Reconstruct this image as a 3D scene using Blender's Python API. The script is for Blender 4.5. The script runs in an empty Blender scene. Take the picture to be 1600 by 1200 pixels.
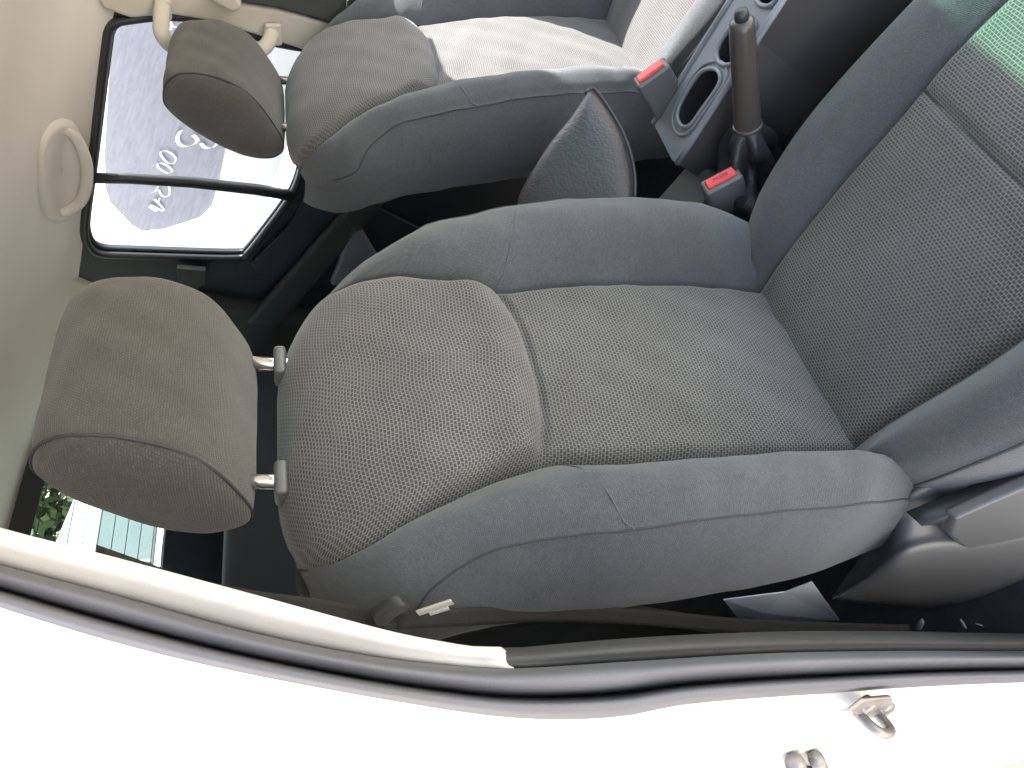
import bpy, bmesh, math, random
import numpy as np
from mathutils import Vector, Matrix
random.seed(4); np.random.seed(4)
scn = bpy.context.scene
col = scn.collection
R = math.radians

# ------------------------------------------------------------------ camera
# car axes: x across the car (0 = near door opening, 1.45 = far doors), y towards the boot, z up (0 = cabin floor)
CAM = np.array([-0.093, -0.308, 1.092]); FPX = 1161.2
def axes(y, p, r):
    f = np.array([math.sin(y)*math.cos(p), math.cos(y)*math.cos(p), math.sin(p)])
    rt = np.array([math.cos(y), -math.sin(y), 0]); up = np.cross(rt, f)
    return rt*math.cos(r)+up*math.sin(r), up*math.cos(r)-rt*math.sin(r), f
RT, UP, FW = axes(R(46.84), R(-32.85), R(15.40))
cd = bpy.data.cameras.new('camera'); cam = bpy.data.objects.new('camera', cd); col.objects.link(cam)
m = Matrix.Identity(4)
for i in range(3):
    m[i][0] = -UP[i]; m[i][1] = RT[i]; m[i][2] = -FW[i]; m[i][3] = CAM[i]
cam.matrix_world = m
cd.sensor_width = 36; cd.lens = FPX/1600*36; cd.clip_start = .01; cd.clip_end = 500
scn.camera = cam

# measured photo points laid onto real planes of the car
def ray(px, py): return FW*FPX + RT*(1200-py-600) - UP*(px-800)
def hit(px, py, o, n):
    d = ray(px, py); o = np.array(o, float); n = np.array(n, float)
    return CAM + d*((o-CAM)@n)/(d@n)
def AX(px, py, x): return hit(px, py, (x, 0, 0), (1, 0, 0))
def AY(px, py, y): return hit(px, py, (0, y, 0), (0, 1, 0))
def AZ(px, py, z): return hit(px, py, (0, 0, z), (0, 0, 1))

# ------------------------------------------------------------------ materials
def new_mat(name):
    mt = bpy.data.materials.new(name); mt.use_nodes = True
    nt = mt.node_tree; b = nt.nodes['Principled BSDF']
    return mt, nt, b
def nd(nt, typ, **kw):
    n = nt.nodes.new(typ)
    for k, v in kw.items():
        if k in n.inputs: n.inputs[k].default_value = v
        else: setattr(n, k, v)
    return n
def plain(name, rgb, rough=.5, spec=.5, bump=0, bscale=400, var=.12, vscale=9, metal=0, coat=0):
    mt, nt, b = new_mat(name)
    b.inputs['Roughness'].default_value = rough; b.inputs['Specular IOR Level'].default_value = spec
    b.inputs['Metallic'].default_value = metal; b.inputs['Coat Weight'].default_value = coat
    tc = nd(nt, 'ShaderNodeTexCoord')
    no = nd(nt, 'ShaderNodeTexNoise', Scale=vscale, Detail=5.0); nt.links.new(tc.outputs['Object'], no.inputs['Vector'])
    mx = nd(nt, 'ShaderNodeMix', data_type='RGBA')
    mx.inputs[6].default_value = (*[c*(1-var) for c in rgb], 1); mx.inputs[7].default_value = (*[min(1, c*(1+var)) for c in rgb], 1)
    nt.links.new(no.outputs['Fac'], mx.inputs[0]); nt.links.new(mx.outputs[2], b.inputs['Base Color'])
    if bump:
        n2 = nd(nt, 'ShaderNodeTexNoise', Scale=bscale, Detail=3.0); nt.links.new(tc.outputs['Object'], n2.inputs['Vector'])
        bp = nd(nt, 'ShaderNodeBump', Strength=bump, Distance=.001); nt.links.new(n2.outputs['Fac'], bp.inputs['Height'])
        nt.links.new(bp.outputs['Normal'], b.inputs['Normal'])
    return mt
def fabric(name, hi, lo, bw, bh, mortar, strength, tint=(1, 1, 1), dist=.0012):
    """woven cloth: rows of small offset knots in metres of cloth (UV map in metres)"""
    mt, nt, b = new_mat(name)
    b.inputs['Roughness'].default_value = .92; b.inputs['Specular IOR Level'].default_value = .25
    b.inputs['Sheen Weight'].default_value = .25; b.inputs['Sheen Roughness'].default_value = .5
    uv = nd(nt, 'ShaderNodeUVMap')
    nz = nd(nt, 'ShaderNodeTexNoise', Scale=60.0, Detail=2.0); nt.links.new(uv.outputs['UV'], nz.inputs['Vector'])
    sb = nd(nt, 'ShaderNodeVectorMath', operation='SUBTRACT'); sb.inputs[1].default_value = (.5, .5, .5); nt.links.new(nz.outputs['Color'], sb.inputs[0])
    sc = nd(nt, 'ShaderNodeVectorMath', operation='SCALE'); sc.inputs['Scale'].default_value = .0025; nt.links.new(sb.outputs[0], sc.inputs[0])
    ad = nd(nt, 'ShaderNodeVectorMath', operation='ADD'); nt.links.new(uv.outputs['UV'], ad.inputs[0]); nt.links.new(sc.outputs[0], ad.inputs[1])
    br = nd(nt, 'ShaderNodeTexBrick', Scale=1.0); br.offset = .5
    br.inputs['Brick Width'].default_value = bw; br.inputs['Row Height'].default_value = bh
    br.inputs['Mortar Size'].default_value = mortar; br.inputs['Mortar Smooth'].default_value = 1.0; br.inputs['Bias'].default_value = 0
    br.inputs['Color1'].default_value = (*[hi*c for c in tint], 1); br.inputs['Color2'].default_value = (*[hi*.72*c for c in tint], 1); br.inputs['Mortar'].default_value = (*[lo*c for c in tint], 1)
    nt.links.new(ad.outputs[0], br.inputs['Vector'])
    n2 = nd(nt, 'ShaderNodeTexNoise', Scale=7.0, Detail=6.0); nt.links.new(uv.outputs['UV'], n2.inputs['Vector'])
    mr = nd(nt, 'ShaderNodeMapRange'); mr.inputs['From Min'].default_value = .25; mr.inputs['From Max'].default_value = .75; mr.inputs['To Min'].default_value = .82; mr.inputs['To Max'].default_value = 1.18
    nt.links.new(n2.outputs['Fac'], mr.inputs['Value'])
    n3 = nd(nt, 'ShaderNodeTexNoise', Scale=900.0, Detail=1.0); nt.links.new(uv.outputs['UV'], n3.inputs['Vector'])
    mr3 = nd(nt, 'ShaderNodeMapRange'); mr3.inputs['To Min'].default_value = .7; mr3.inputs['To Max'].default_value = 1.3; nt.links.new(n3.outputs['Fac'], mr3.inputs['Value'])
    mu = nd(nt, 'ShaderNodeMath', operation='MULTIPLY'); nt.links.new(mr.outputs[0], mu.inputs[0]); nt.links.new(mr3.outputs[0], mu.inputs[1])
    vm = nd(nt, 'ShaderNodeVectorMath', operation='SCALE'); nt.links.new(br.outputs['Color'], vm.inputs[0]); nt.links.new(mu.outputs[0], vm.inputs['Scale'])
    nt.links.new(vm.outputs[0], b.inputs['Base Color'])
    iv = nd(nt, 'ShaderNodeMath', operation='SUBTRACT'); iv.inputs[0].default_value = 1; nt.links.new(br.outputs['Fac'], iv.inputs[1])
    bp = nd(nt, 'ShaderNodeBump', Strength=strength, Distance=dist); nt.links.new(iv.outputs[0], bp.inputs['Height'])
    nt.links.new(bp.outputs['Normal'], b.inputs['Normal'])
    return mt
def glass(name, tint, gloss=.06, rough=.02, dirt=0):
    mt, nt, b = new_mat(name); nt.nodes.remove(b)
    out = nt.nodes['Material Output']
    tr = nd(nt, 'ShaderNodeBsdfTransparent'); tr.inputs['Color'].default_value = (*tint, 1)
    gl = nd(nt, 'ShaderNodeBsdfGlossy'); gl.inputs['Roughness'].default_value = rough
    mx = nd(nt, 'ShaderNodeMixShader'); mx.inputs[0].default_value = gloss
    nt.links.new(tr.outputs[0], mx.inputs[1]); nt.links.new(gl.outputs[0], mx.inputs[2])
    last = mx
    if dirt:
        df = nd(nt, 'ShaderNodeBsdfDiffuse'); df.inputs['Color'].default_value = (.5, .5, .5, 1)
        tc = nd(nt, 'ShaderNodeTexCoord'); no = nd(nt, 'ShaderNodeTexNoise', Scale=25.0, Detail=8.0, Roughness=.7)
        nt.links.new(tc.outputs['Object'], no.inputs['Vector'])
        mr = nd(nt, 'ShaderNodeMapRange'); mr.inputs['From Min'].default_value = .4; mr.inputs['From Max'].default_value = .8; mr.inputs['To Min'].default_value = dirt*.2; mr.inputs['To Max'].default_value = dirt
        nt.links.new(no.outputs['Fac'], mr.inputs['Value'])
        m2 = nd(nt, 'ShaderNodeMixShader'); nt.links.new(mr.outputs[0], m2.inputs[0]); nt.links.new(mx.outputs[0], m2.inputs[1]); nt.links.new(df.outputs[0], m2.inputs[2]); last = m2
    nt.links.new(last.outputs[0], out.inputs['Surface'])
    return mt
M = dict(
    knit=fabric('charcoal knotted seat cloth', .052, .160, .0050, .0037, .00085, -.8, (1.02, 1.0, .97)),
    cloth=fabric('charcoal plain seat cloth', .098, .060, .0027, .0019, .0006, .5, (.93, 1, 1.10), .0007),
    cloth_head=fabric('charcoal headrest cloth', .078, .044, .0030, .0022, .0007, .5, (1.02, 1, .96), .0007),
    rear_cloth=fabric('rear seat cloth', .05, .035, .004, .003, .0008, .4, (.9, .98, 1.1)),
    thread=plain('seam thread', (.035, .035, .037), .8),
    plastic=plain('dark grey moulded plastic', (.100, .102, .107), .33, .5, .25, 900, .1),
    black=plain('black plastic', (.022, .023, .026), .45, .5, .2, 700),
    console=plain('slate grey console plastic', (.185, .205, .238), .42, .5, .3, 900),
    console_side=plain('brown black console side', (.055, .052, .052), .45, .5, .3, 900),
    sill=plain('charcoal sill plastic', (.05, .049, .049), .5, .4, .3, 900),
    box=plain('grey green console box', (.085, .09, .088), .6, .4, .3, 700),
    hole=plain('near black tray and groove fill', (.02, .021, .026), .6),
    carpet=plain('charcoal carpet', (.03, .032, .036), .95, .1, 1.0, 500, .4, 40),
    trim_dark=plain('dark door trim', (.028, .034, .042), .6, .4, .3, 500),
    trim_mid=plain('grey door trim', (.05, .052, .05), .7, .3, .3, 500),
    beige=plain('greige headlining', (.66, .625, .60), .9, .15, .35, 700, .07, 5),
    beige_pl=plain('greige trim plastic', (.47, .44, .395), .55, .35, .15, 800, .05, 5),
    ivory=plain('pale pillar plastic', (.64, .625, .60), .55, .35, .15, 800, .04, 5),
    leather=plain('black grained leather', (.022, .022, .027), .36, .4, .8, 260, .2, 18),
    lever=plain('worn brake lever vinyl', (.052, .048, .044), .30, .5, .3, 500, .15, 20),
    chrome=plain('polished steel', (.8, .8, .8), .15, .5, 0, 1, .02, 9, 1),
    worn_steel=plain('worn zinc steel', (.30, .275, .26), .45, .5, .5, 300, .45, 60, .75),
    rubber=plain('grey weather seal rubber', (.105, .106, .116), .65, .4, .3, 500, .15, 20),
    white=plain('white car paint', (.82, .82, .80), .3, .5, 0, 1, .02, 4, 0, .5),
    red=plain('red release button', (.55, .035, .045), .4),
    press=plain('pressed lettering', (.30, .02, .03), .6),
    paper=plain('pale blue paper', (.74, .84, 1.0), .8, .2, .15, 60, .06, 20),
    web=plain('taupe seat belt webbing', (.022, .021, .020), .75, .3, .8, 900, .15, 60),
    lit=plain('pale gravel crumb', (.16, .16, .16), .9, .2, .5, 80, .4, 60),
    concrete=plain('yard concrete', (.62, .54, .435), .95, .1, .6, 40, .2, 1.5),
    side_glass=glass('clear side glass', (.93, .95, .94), .05, .02, .03),
    rear_glass=glass('green rear glass', (.55, .68, .62), .10, .03, .10),
    green_glass=glass('green shade band glass', (.49, .78, .63), .04),
    wind_glass=glass('windscreen glass', (.93, .965, .95), .04),
    chalk=plain('white marker ink', (.86, .86, .88), .9),
    tyre=plain('tyre rubber', (.02, .02, .02), .8),
    rim=plain('alloy rim', (.5, .5, .52), .3, .5, 0, 1, .05, 9, 1),
    leaf=plain('hedge leaf', (.055, .085, .035), .6, .3, 0, 1, .5, 3),
    bark=plain('hedge stem', (.10, .075, .05), .9),
)
# neighbour's dusty window: grey lilac film with streaks
def dusty():
    mt, nt, b = new_mat('dusty tinted glass')
    b.inputs['Roughness'].default_value = .35; b.inputs['Specular IOR Level'].default_value = .5
    tc = nd(nt, 'ShaderNodeTexCoord')
    mp = nd(nt, 'ShaderNodeMapping'); mp.inputs['Scale'].default_value = (6, 2, 14); nt.links.new(tc.outputs['Object'], mp.inputs['Vector'])
    n1 = nd(nt, 'ShaderNodeTexNoise', Scale=6.0, Detail=9.0, Roughness=.75); nt.links.new(mp.outputs[0], n1.inputs['Vector'])
    rp = nd(nt, 'ShaderNodeValToRGB'); e = rp.color_ramp.elements
    e[0].position = .3; e[0].color = (.23, .225, .265, 1); e[1].position = .72; e[1].color = (.35, .35, .41, 1)
    nt.links.new(n1.outputs['Fac'], rp.inputs[0])
    n2 = nd(nt, 'ShaderNodeTexNoise', Scale=38.0, Detail=6.0, Roughness=.8); nt.links.new(tc.outputs['Object'], n2.inputs['Vector'])
    r2 = nd(nt, 'ShaderNodeValToRGB'); e = r2.color_ramp.elements; e[0].position = .63; e[0].color = (0, 0, 0, 1); e[1].position = .74; e[1].color = (.5, .5, .5, 1)
    nt.links.new(n2.outputs['Fac'], r2.inputs[0])
    mx = nd(nt, 'ShaderNodeMix', data_type='RGBA'); mx.inputs[7].default_value = (.55, .57, .62, 1)
    nt.links.new(r2.outputs[0], mx.inputs[0]); nt.links.new(rp.outputs[0], mx.inputs[6]); nt.links.new(mx.outputs[2], b.inputs['Base Color'])
    return mt
M['dusty'] = dusty()

# ------------------------------------------------------------------ mesh helpers
def link(name, me, mat, parent=None, smooth=True):
    o = bpy.data.objects.new(name, me); col.objects.link(o)
    if mat is not None: me.materials.append(mat)
    if smooth:
        for p in me.polygons: p.use_smooth = True
    if parent is not None: o.parent = parent
    return o
def empty(name, label, cat, loc=(0, 0, 0), group=None):
    o = bpy.data.objects.new(name, None); col.objects.link(o); o.location = loc; o.empty_display_size = .05
    o['label'] = label; o['category'] = cat
    if group: o['group'] = group
    return o
def tag(o, label, cat, group=None):
    o['label'] = label; o['category'] = cat
    if group: o['group'] = group
    return o
def adopt(o, parent):          # keep world placement when the parent Empty is not at the origin
    o.parent = parent; o.matrix_parent_inverse = Matrix.Translation(-Vector(parent.location)); return o
def cr(P, n, closed=False):
    """dense centripetal-like Catmull-Rom through the rows of P"""
    P = np.asarray(P, float); k = len(P)
    if closed: Q = np.concatenate([P[-1:], P, P[:2]]); segs = k
    else: Q = np.concatenate([2*P[:1]-P[1:2], P, 2*P[-1:]-P[-2:-1]]); segs = k-1
    out = []
    for i in range(segs):
        a, b, c, d = Q[i:i+4]
        for t in np.linspace(0, 1, n, endpoint=False):
            out.append(.5*((2*b)+(c-a)*t+(2*a-5*b+4*c-d)*t*t+(3*b-a-3*c+d)*t**3))
    if not closed: out.append(Q[-2])
    return np.array(out)
def grid(name, G, mat, parent=None, wrap=False, uv=None, flip=False, smooth=True):
    G = np.asarray(G, float); nr, nc = G.shape[:2]
    F = []
    for i in range(nr-1):
        for j in range(nc if wrap else nc-1):
            j2 = (j+1) % nc
            f = (i*nc+j, i*nc+j2, (i+1)*nc+j2, (i+1)*nc+j)
            F.append(f[::-1] if flip else f)
    me = bpy.data.meshes.new(name); me.from_pydata(G.reshape(-1, 3).tolist(), [], F)
    if uv is None:
        du = np.linalg.norm(np.diff(G, axis=1), axis=2); u = np.concatenate([np.zeros((nr, 1)), np.cumsum(du, 1)], 1)
        u = u-u[:, nc//2:nc//2+1]
        dv = np.linalg.norm(np.diff(G, axis=0), axis=2); v = np.concatenate([np.zeros((1, nc)), np.cumsum(dv, 0)], 0)
        uv = np.stack([u, v], -1)
    UVf = uv.reshape(-1, 2); lay = me.uv_layers.new(name='UVMap')
    for lp in me.loops: lay.data[lp.index].uv = UVf[lp.vertex_index]
    me.update()
    return link(name, me, mat, parent, smooth)
def tube(name, pts, r, mat, parent=None, n=10, closed=False, ell=None):
    pts = np.asarray(pts, float); k = len(pts)
    rr = np.broadcast_to(np.asarray(r, float), (k,))
    G = []; up = None
    for i in range(k):
        if closed: t = pts[(i+1) % k]-pts[i-1]
        else: t = pts[min(i+1, k-1)]-pts[max(i-1, 0)]
        t = t/np.linalg.norm(t)
        if up is None:
            a = np.array([0, 0, 1.]) if abs(t[2]) < .9 else np.array([1., 0, 0])
            up = np.cross(np.cross(t, a), t)
        up = up-t*(up@t); up /= np.linalg.norm(up); sd = np.cross(t, up)
        e = ell or (1, 1)
        G.append([pts[i]+rr[i]*(e[0]*math.cos(2*math.pi*q/n)*up+e[1]*math.sin(2*math.pi*q/n)*sd) for q in range(n)])
    G = np.array(G)
    if closed: G = np.concatenate([G, G[:1]])
    o = grid(name, G, mat, parent, wrap=True, uv=np.zeros(G.shape[:2]+(2,)))
    if not closed:
        bm = bmesh.new(); bm.from_mesh(o.data); bmesh.ops.holes_fill(bm, edges=bm.edges, sides=0); bm.to_mesh(o.data); bm.free()
    return o
def prism(name, poly, vec, mat, parent=None, bevel=.003, seg=2):
    """closed outline (3D points, roughly planar) pushed along vec"""
    bm = bmesh.new(); poly = np.asarray(poly, float); vec = np.asarray(vec, float)
    a = [bm.verts.new(p) for p in poly]; b = [bm.verts.new(p+vec) for p in poly]; k = len(a)
    bm.faces.new(a); bm.faces.new(b[::-1])
    for i in range(k): bm.faces.new((a[i], b[i], b[(i+1) % k], a[(i+1) % k]))
    bmesh.ops.recalc_face_normals(bm, faces=bm.faces)
    if bevel:
        ed = [e for e in bm.edges if len(e.link_faces) == 2 and e.calc_face_angle(0) > .5]
        bmesh.ops.bevel(bm, geom=ed, offset=bevel, segments=seg, profile=.5, affect='EDGES', clamp_overlap=True)
    me = bpy.data.meshes.new(name); bm.to_mesh(me); bm.free()
    o = link(name, me, mat, parent, True)
    md = o.modifiers.new('n', 'WEIGHTED_NORMAL'); md.keep_sharp = True
    return o
def box(name, c, s, mat, parent=None, bevel=.004, rot=None, seg=3):
    x, y, z = [v/2 for v in s]
    P = np.array([(-x, -y, -z), (x, -y, -z), (x, y, -z), (-x, y, -z)])
    o = prism(name, P, (0, 0, 2*z), mat, None, bevel, seg)
    mt = Matrix.Translation(Vector(c)) @ (rot.to_4x4() if rot else Matrix.Identity(4))
    o.data.transform(mt)
    if parent is not None: o.parent = parent
    return o
def panel(name, outer, holes, mat, parent=None, thick=0, tv=(1, 0, 0)):
    """flat sheet with openings"""
    bm = bmesh.new(); E = []
    for loop in [outer]+list(holes):
        vs = [bm.verts.new(p) for p in loop]
        for i in range(len(vs)): E.append(bm.edges.new((vs[i], vs[(i+1) % len(vs)])))
    bmesh.ops.triangle_fill(bm, use_beauty=True, use_dissolve=False, edges=E)
    if thick:
        r = bmesh.ops.extrude_face_region(bm, geom=list(bm.faces))
        bmesh.ops.translate(bm, vec=Vector(tv)*thick, verts=[v for v in r['geom'] if isinstance(v, bmesh.types.BMVert)])
    bmesh.ops.recalc_face_normals(bm, faces=bm.faces)
    me = bpy.data.meshes.new(name); bm.to_mesh(me); bm.free()
    return link(name, me, mat, parent, False)
def stitch(name, pts, r, mat, parent): return tube(name, pts, r, mat, parent, 6)

# ------------------------------------------------------------------ front seats
# seat-back space: x across, h = forward of the seat-back plane, t = up the seat back
def B(x, h, t): return np.array([x, -h, t])
#          t    seam  hi     hg    crest hc    pipe  hp    out   ho     back
ROWS = [(-.055, .130, -.03, -.038, .155, -.02, .170, -.045, .172, -.07),
        (-.02, .136, .000, -.010, .184, .036, .208, .002, .214, -.05),
        (.04, .138, .010, -.004, .186, .062, .218, .042, .231, -.04),
        (.13, .139, .022, .006, .188, .080, .227, .058, .250, -.035),
        (.25, .138, .028, .010, .187, .080, .227, .060, .256, -.035),
        (.345, .132, .024, .010, .184, .070, .225, .050, .256, -.04),
        (.385, .126, .023, .010, .180, .061, .221, .042, .254, -.045),
        (.43, .136, .034, .014, .181, .052, .217, .034, .252, -.05),
        (.50, .153, .034, .014, .184, .040, .216, .018, .246, -.058),
        (.56, .165, .022, .006, .189, .018, .222, -.006, .242, -.066),
        (.60, .170, .006, -.008, .198, -.004, .228, -.034, .234, -.078),
        (.632, .168, -.018, -.028, .190, -.032, .212, -.056, .216, -.086),
        (.650, .156, -.048, -.054, .172, -.062, .186, -.074, .188, -.092),
        (.655, .140, -.080, -.082, .150, -.088, .158, -.093, .160, -.098)]
def back_sections():
    rows = []
    for (t, s, hi, hg, c, hc, p, hp, o, ho) in ROWS:
        half = [(0, hi), (s*.45, hi-.001), (s*.82, hi-.004), (s-.012, hg+.45*(hi-hg)+.002), (s-.004, hg+.001), (s, hg-.004),
                (s+.10*(c-s), hg+.10*(hc-hg)+.001), (s+.36*(c-s), hg+.50*(hc-hg)+.002), (s+.70*(c-s), hg+.88*(hc-hg)+.001), (c+.15*(p-c), hc-.02*(hc-hp)), (c+.62*(p-c), hp+.58*(hc-hp)), (p-.10*(p-c), hp+.10*(hc-hp)), (p, hp-.001), (p+.003, hp-.006),
                (p+.60*(o-p), hp-.34*(hp-ho)), (o, .22*hp+.78*ho), (o-.002, ho-.02), (o-.03, ho-.055)]
        full = [(-x, h) for x, h in half[:0:-1]]+half
        rows.append([B(x, h, t) for x, h in full])
    return np.array(rows), len(half)
SEC, NH = back_sections()
SUB = 5
tmp = np.array([cr(SEC[i], SUB) for i in range(len(SEC))])          # dense across
DEN = np.array([cr(tmp[:, j], 18) for j in range(tmp.shape[1])]).transpose(1, 0, 2)   # dense along
cS0 = (NH-1-5)*SUB; cS1 = (NH-1+5)*SUB                              # seam columns
mid = (NH-1)*SUB
# cross seam of the insert: a stitched fold at t ~ .385 with the upper pad standing proud above it
for i in range(DEN.shape[0]):
    for j in range(cS0, cS1+1):
        x, y, t = DEN[i, j]
        w = min(1, (cS1-j)/14, (j-cS0)/14)
        ts = .381+.022*(abs(x)/.128)**3
        d = t-ts
        DEN[i, j, 1] += w*(.0085*math.exp(-(d/.0055)**2)) - w*(.009*math.exp(-((d-.030)/.026)**2) if d > -.01 else 0)
for i in range(DEN.shape[0]):       # fuller outer bolster, crowned top edge
    for j in range(DEN.shape[1]):
        x, y, t = DEN[i, j]
        if x > .14: DEN[i, j, 0] += .024*min(1, (x-.14)/.08)*max(0, min(1, (t+.02)/.1))*max(0, min(1, (.60-t)/.12))
        DEN[i, j, 2] -= max(0, min(1, (t-.45)/.2))*.055*(max(0, abs(x)-.06)/.14)**2
for i in range(DEN.shape[0]):       # slight set of the shoulders
    DEN[i, :, 0] -= .022*max(0, (DEN[i, mid, 2]-.40)/.25)**1.5
def soft(G, amp, k=1.0, ax=1):
    x, y, z = G[..., 0]*k, G[..., 1]*k, G[..., 2]*k
    n = np.sin(61*x+23*z+1.3)*np.sin(47*z-19*x+.4)+.6*np.sin(97*x-71*z+2.1)+.5*np.sin(131*z+53*x+40*y)+.4*np.sin(29*x-37*y+88*z)
    G[..., ax] += amp*n
soft(DEN, .0009)
def add_back(root):
    rot = Matrix.Rotation(0, 4, 'X')
    body = np.concatenate([DEN[:, :cS0+1]], 1); body2 = DEN[:, cS1:]
    nr = DEN.shape[0]
    # one cloth shell: left side, then round the back, then right side
    lft = DEN[:, :cS0+1]; rgt = DEN[:, cS1:]
    a = DEN[:, 0]; b = DEN[:, -1]
    bk = np.array([[a[i]*(1-f)+b[i]*f + np.array([0, .035*math.sin(math.pi*f), 0]) for f in np.linspace(0, 1, 14)[1:-1]] for i in range(nr)])
    shell = np.concatenate([rgt, bk[:, ::-1], lft], 1)
    o = grid('backrest', shell, M['cloth'], root)
    ins = DEN[:, cS0:cS1+1]
    q = grid('backrest_insert', ins, M['knit'], o)
    lo = .40; k = [i for i in range(nr) if ins[i, 0, 2] > -.03]
    for jj in (cS0, cS1):
        stitch('seam', DEN[k][:, jj]+np.array([0, .0018, 0]), .0016, M['thread'], o)
    pj = [(NH-1-12)*SUB, (NH-1+12)*SUB]
    k2 = [i for i in range(nr) if -.03 < DEN[i, 0, 2] < .60]
    for jj in pj: stitch('side_seam', DEN[k2][:, jj]+np.array([0, .0004, 0]), .0013, M['thread'], o)
    for j0, j1 in ((cS0, pj[0]), (cS1, pj[1])):       # diagonal join across each bolster
        L = []
        for f in np.linspace(0, 1, 26):
            j = int(round(j0+(j1-j0)*f)); t_ = .402-.062*f
            i = int(np.argmin(abs(DEN[:, j, 2]-t_))); L.append(DEN[i, j]+np.array([0, .0002, 0]))
        L = cr(np.array(L)[::5], 6); stitch('bolster_seam', L, .0009, M['cloth'], o)
    return o
HEADP = [(.030, .849), (.058, .839), (.074, .820), (.078, .798), (.075, .772), (.065, .744), (.048, .720), (.022, .700), (-.015, .684), (-.046, .675),
         (-.070, .680), (-.082, .702), (-.078, .735), (-.062, .768), (-.040, .797), (-.012, .826), (.010, .842)]
def add_headrest(root):
    P = cr(HEADP, 4, True); c = P.mean(0)
    xs, sc = [], []
    W = .100
    prof = [(-W-.0265, .003), (-W-.0255, .25), (-W-.0222, .5), (-W-.0160, .74), (-W-.0085, .89), (-W-.003, .952), (-W, .966), (-W+.003, .976), (-W+.016, .996)]
    for x in np.linspace(-W+.040, W-.050, 6): prof.append((x, 1.01))
    prof += [(W-.026, .993), (W-.010, .955), (W+.003, .895), (W+.0125, .80), (W+.0195, .66), (W+.0245, .44), (W+.0265, .2), (W+.027, .003)]
    G = []
    for x, s in prof:
        tap = 1-.10*0
        ring = []
        for h, t in P:
            xx = x*(1.0-.085*(c[1]+(t-c[1])*min(1, s)-.74)/.11)
            ring.append(B(xx, c[0]+(h-c[0])*s, c[1]+(t-c[1])*s))
        G.append(ring)
    G = np.array(G)
    G = np.array([cr(G[:, j], 3) for j in range(G.shape[1])]).transpose(1, 0, 2)
    soft(G, .0011, 1.2)
    UVh = np.zeros(G.shape[:2]+(2,)); per = np.concatenate([[0], np.cumsum(np.linalg.norm(np.diff(P, axis=0), axis=1))])
    for i in range(G.shape[0]):
        for j in range(G.shape[1]):
            x_, y_, t_ = G[i, j]
            UVh[i, j] = (x_, per[j]) if abs(x_) < W+.0004 else (1-y_, t_)
    o = grid('headrest', G, M['cloth_head'], root, wrap=True, uv=UVh)
    for sx in (-1,):
        ring = [B(sx*(W+.0005)*(1.0-.085*(t-.74)/.11), c[0]+(h-c[0])*.974, c[1]+(t-c[1])*.974) for h, t in P]
        tube('seam', ring, .0015, M['thread'], o, 6, True)
    for sx in (-.078, .078):
        p = tube('post', [B(sx, -.045, .60), B(sx, -.042, .655), B(sx, -.035, .70)], .0078, M['chrome'], o, 12)
        box('guide_sleeve', B(sx, -.045, .649), (.040, .030, .014), M['plastic'], p, .005)
    return o
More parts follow.
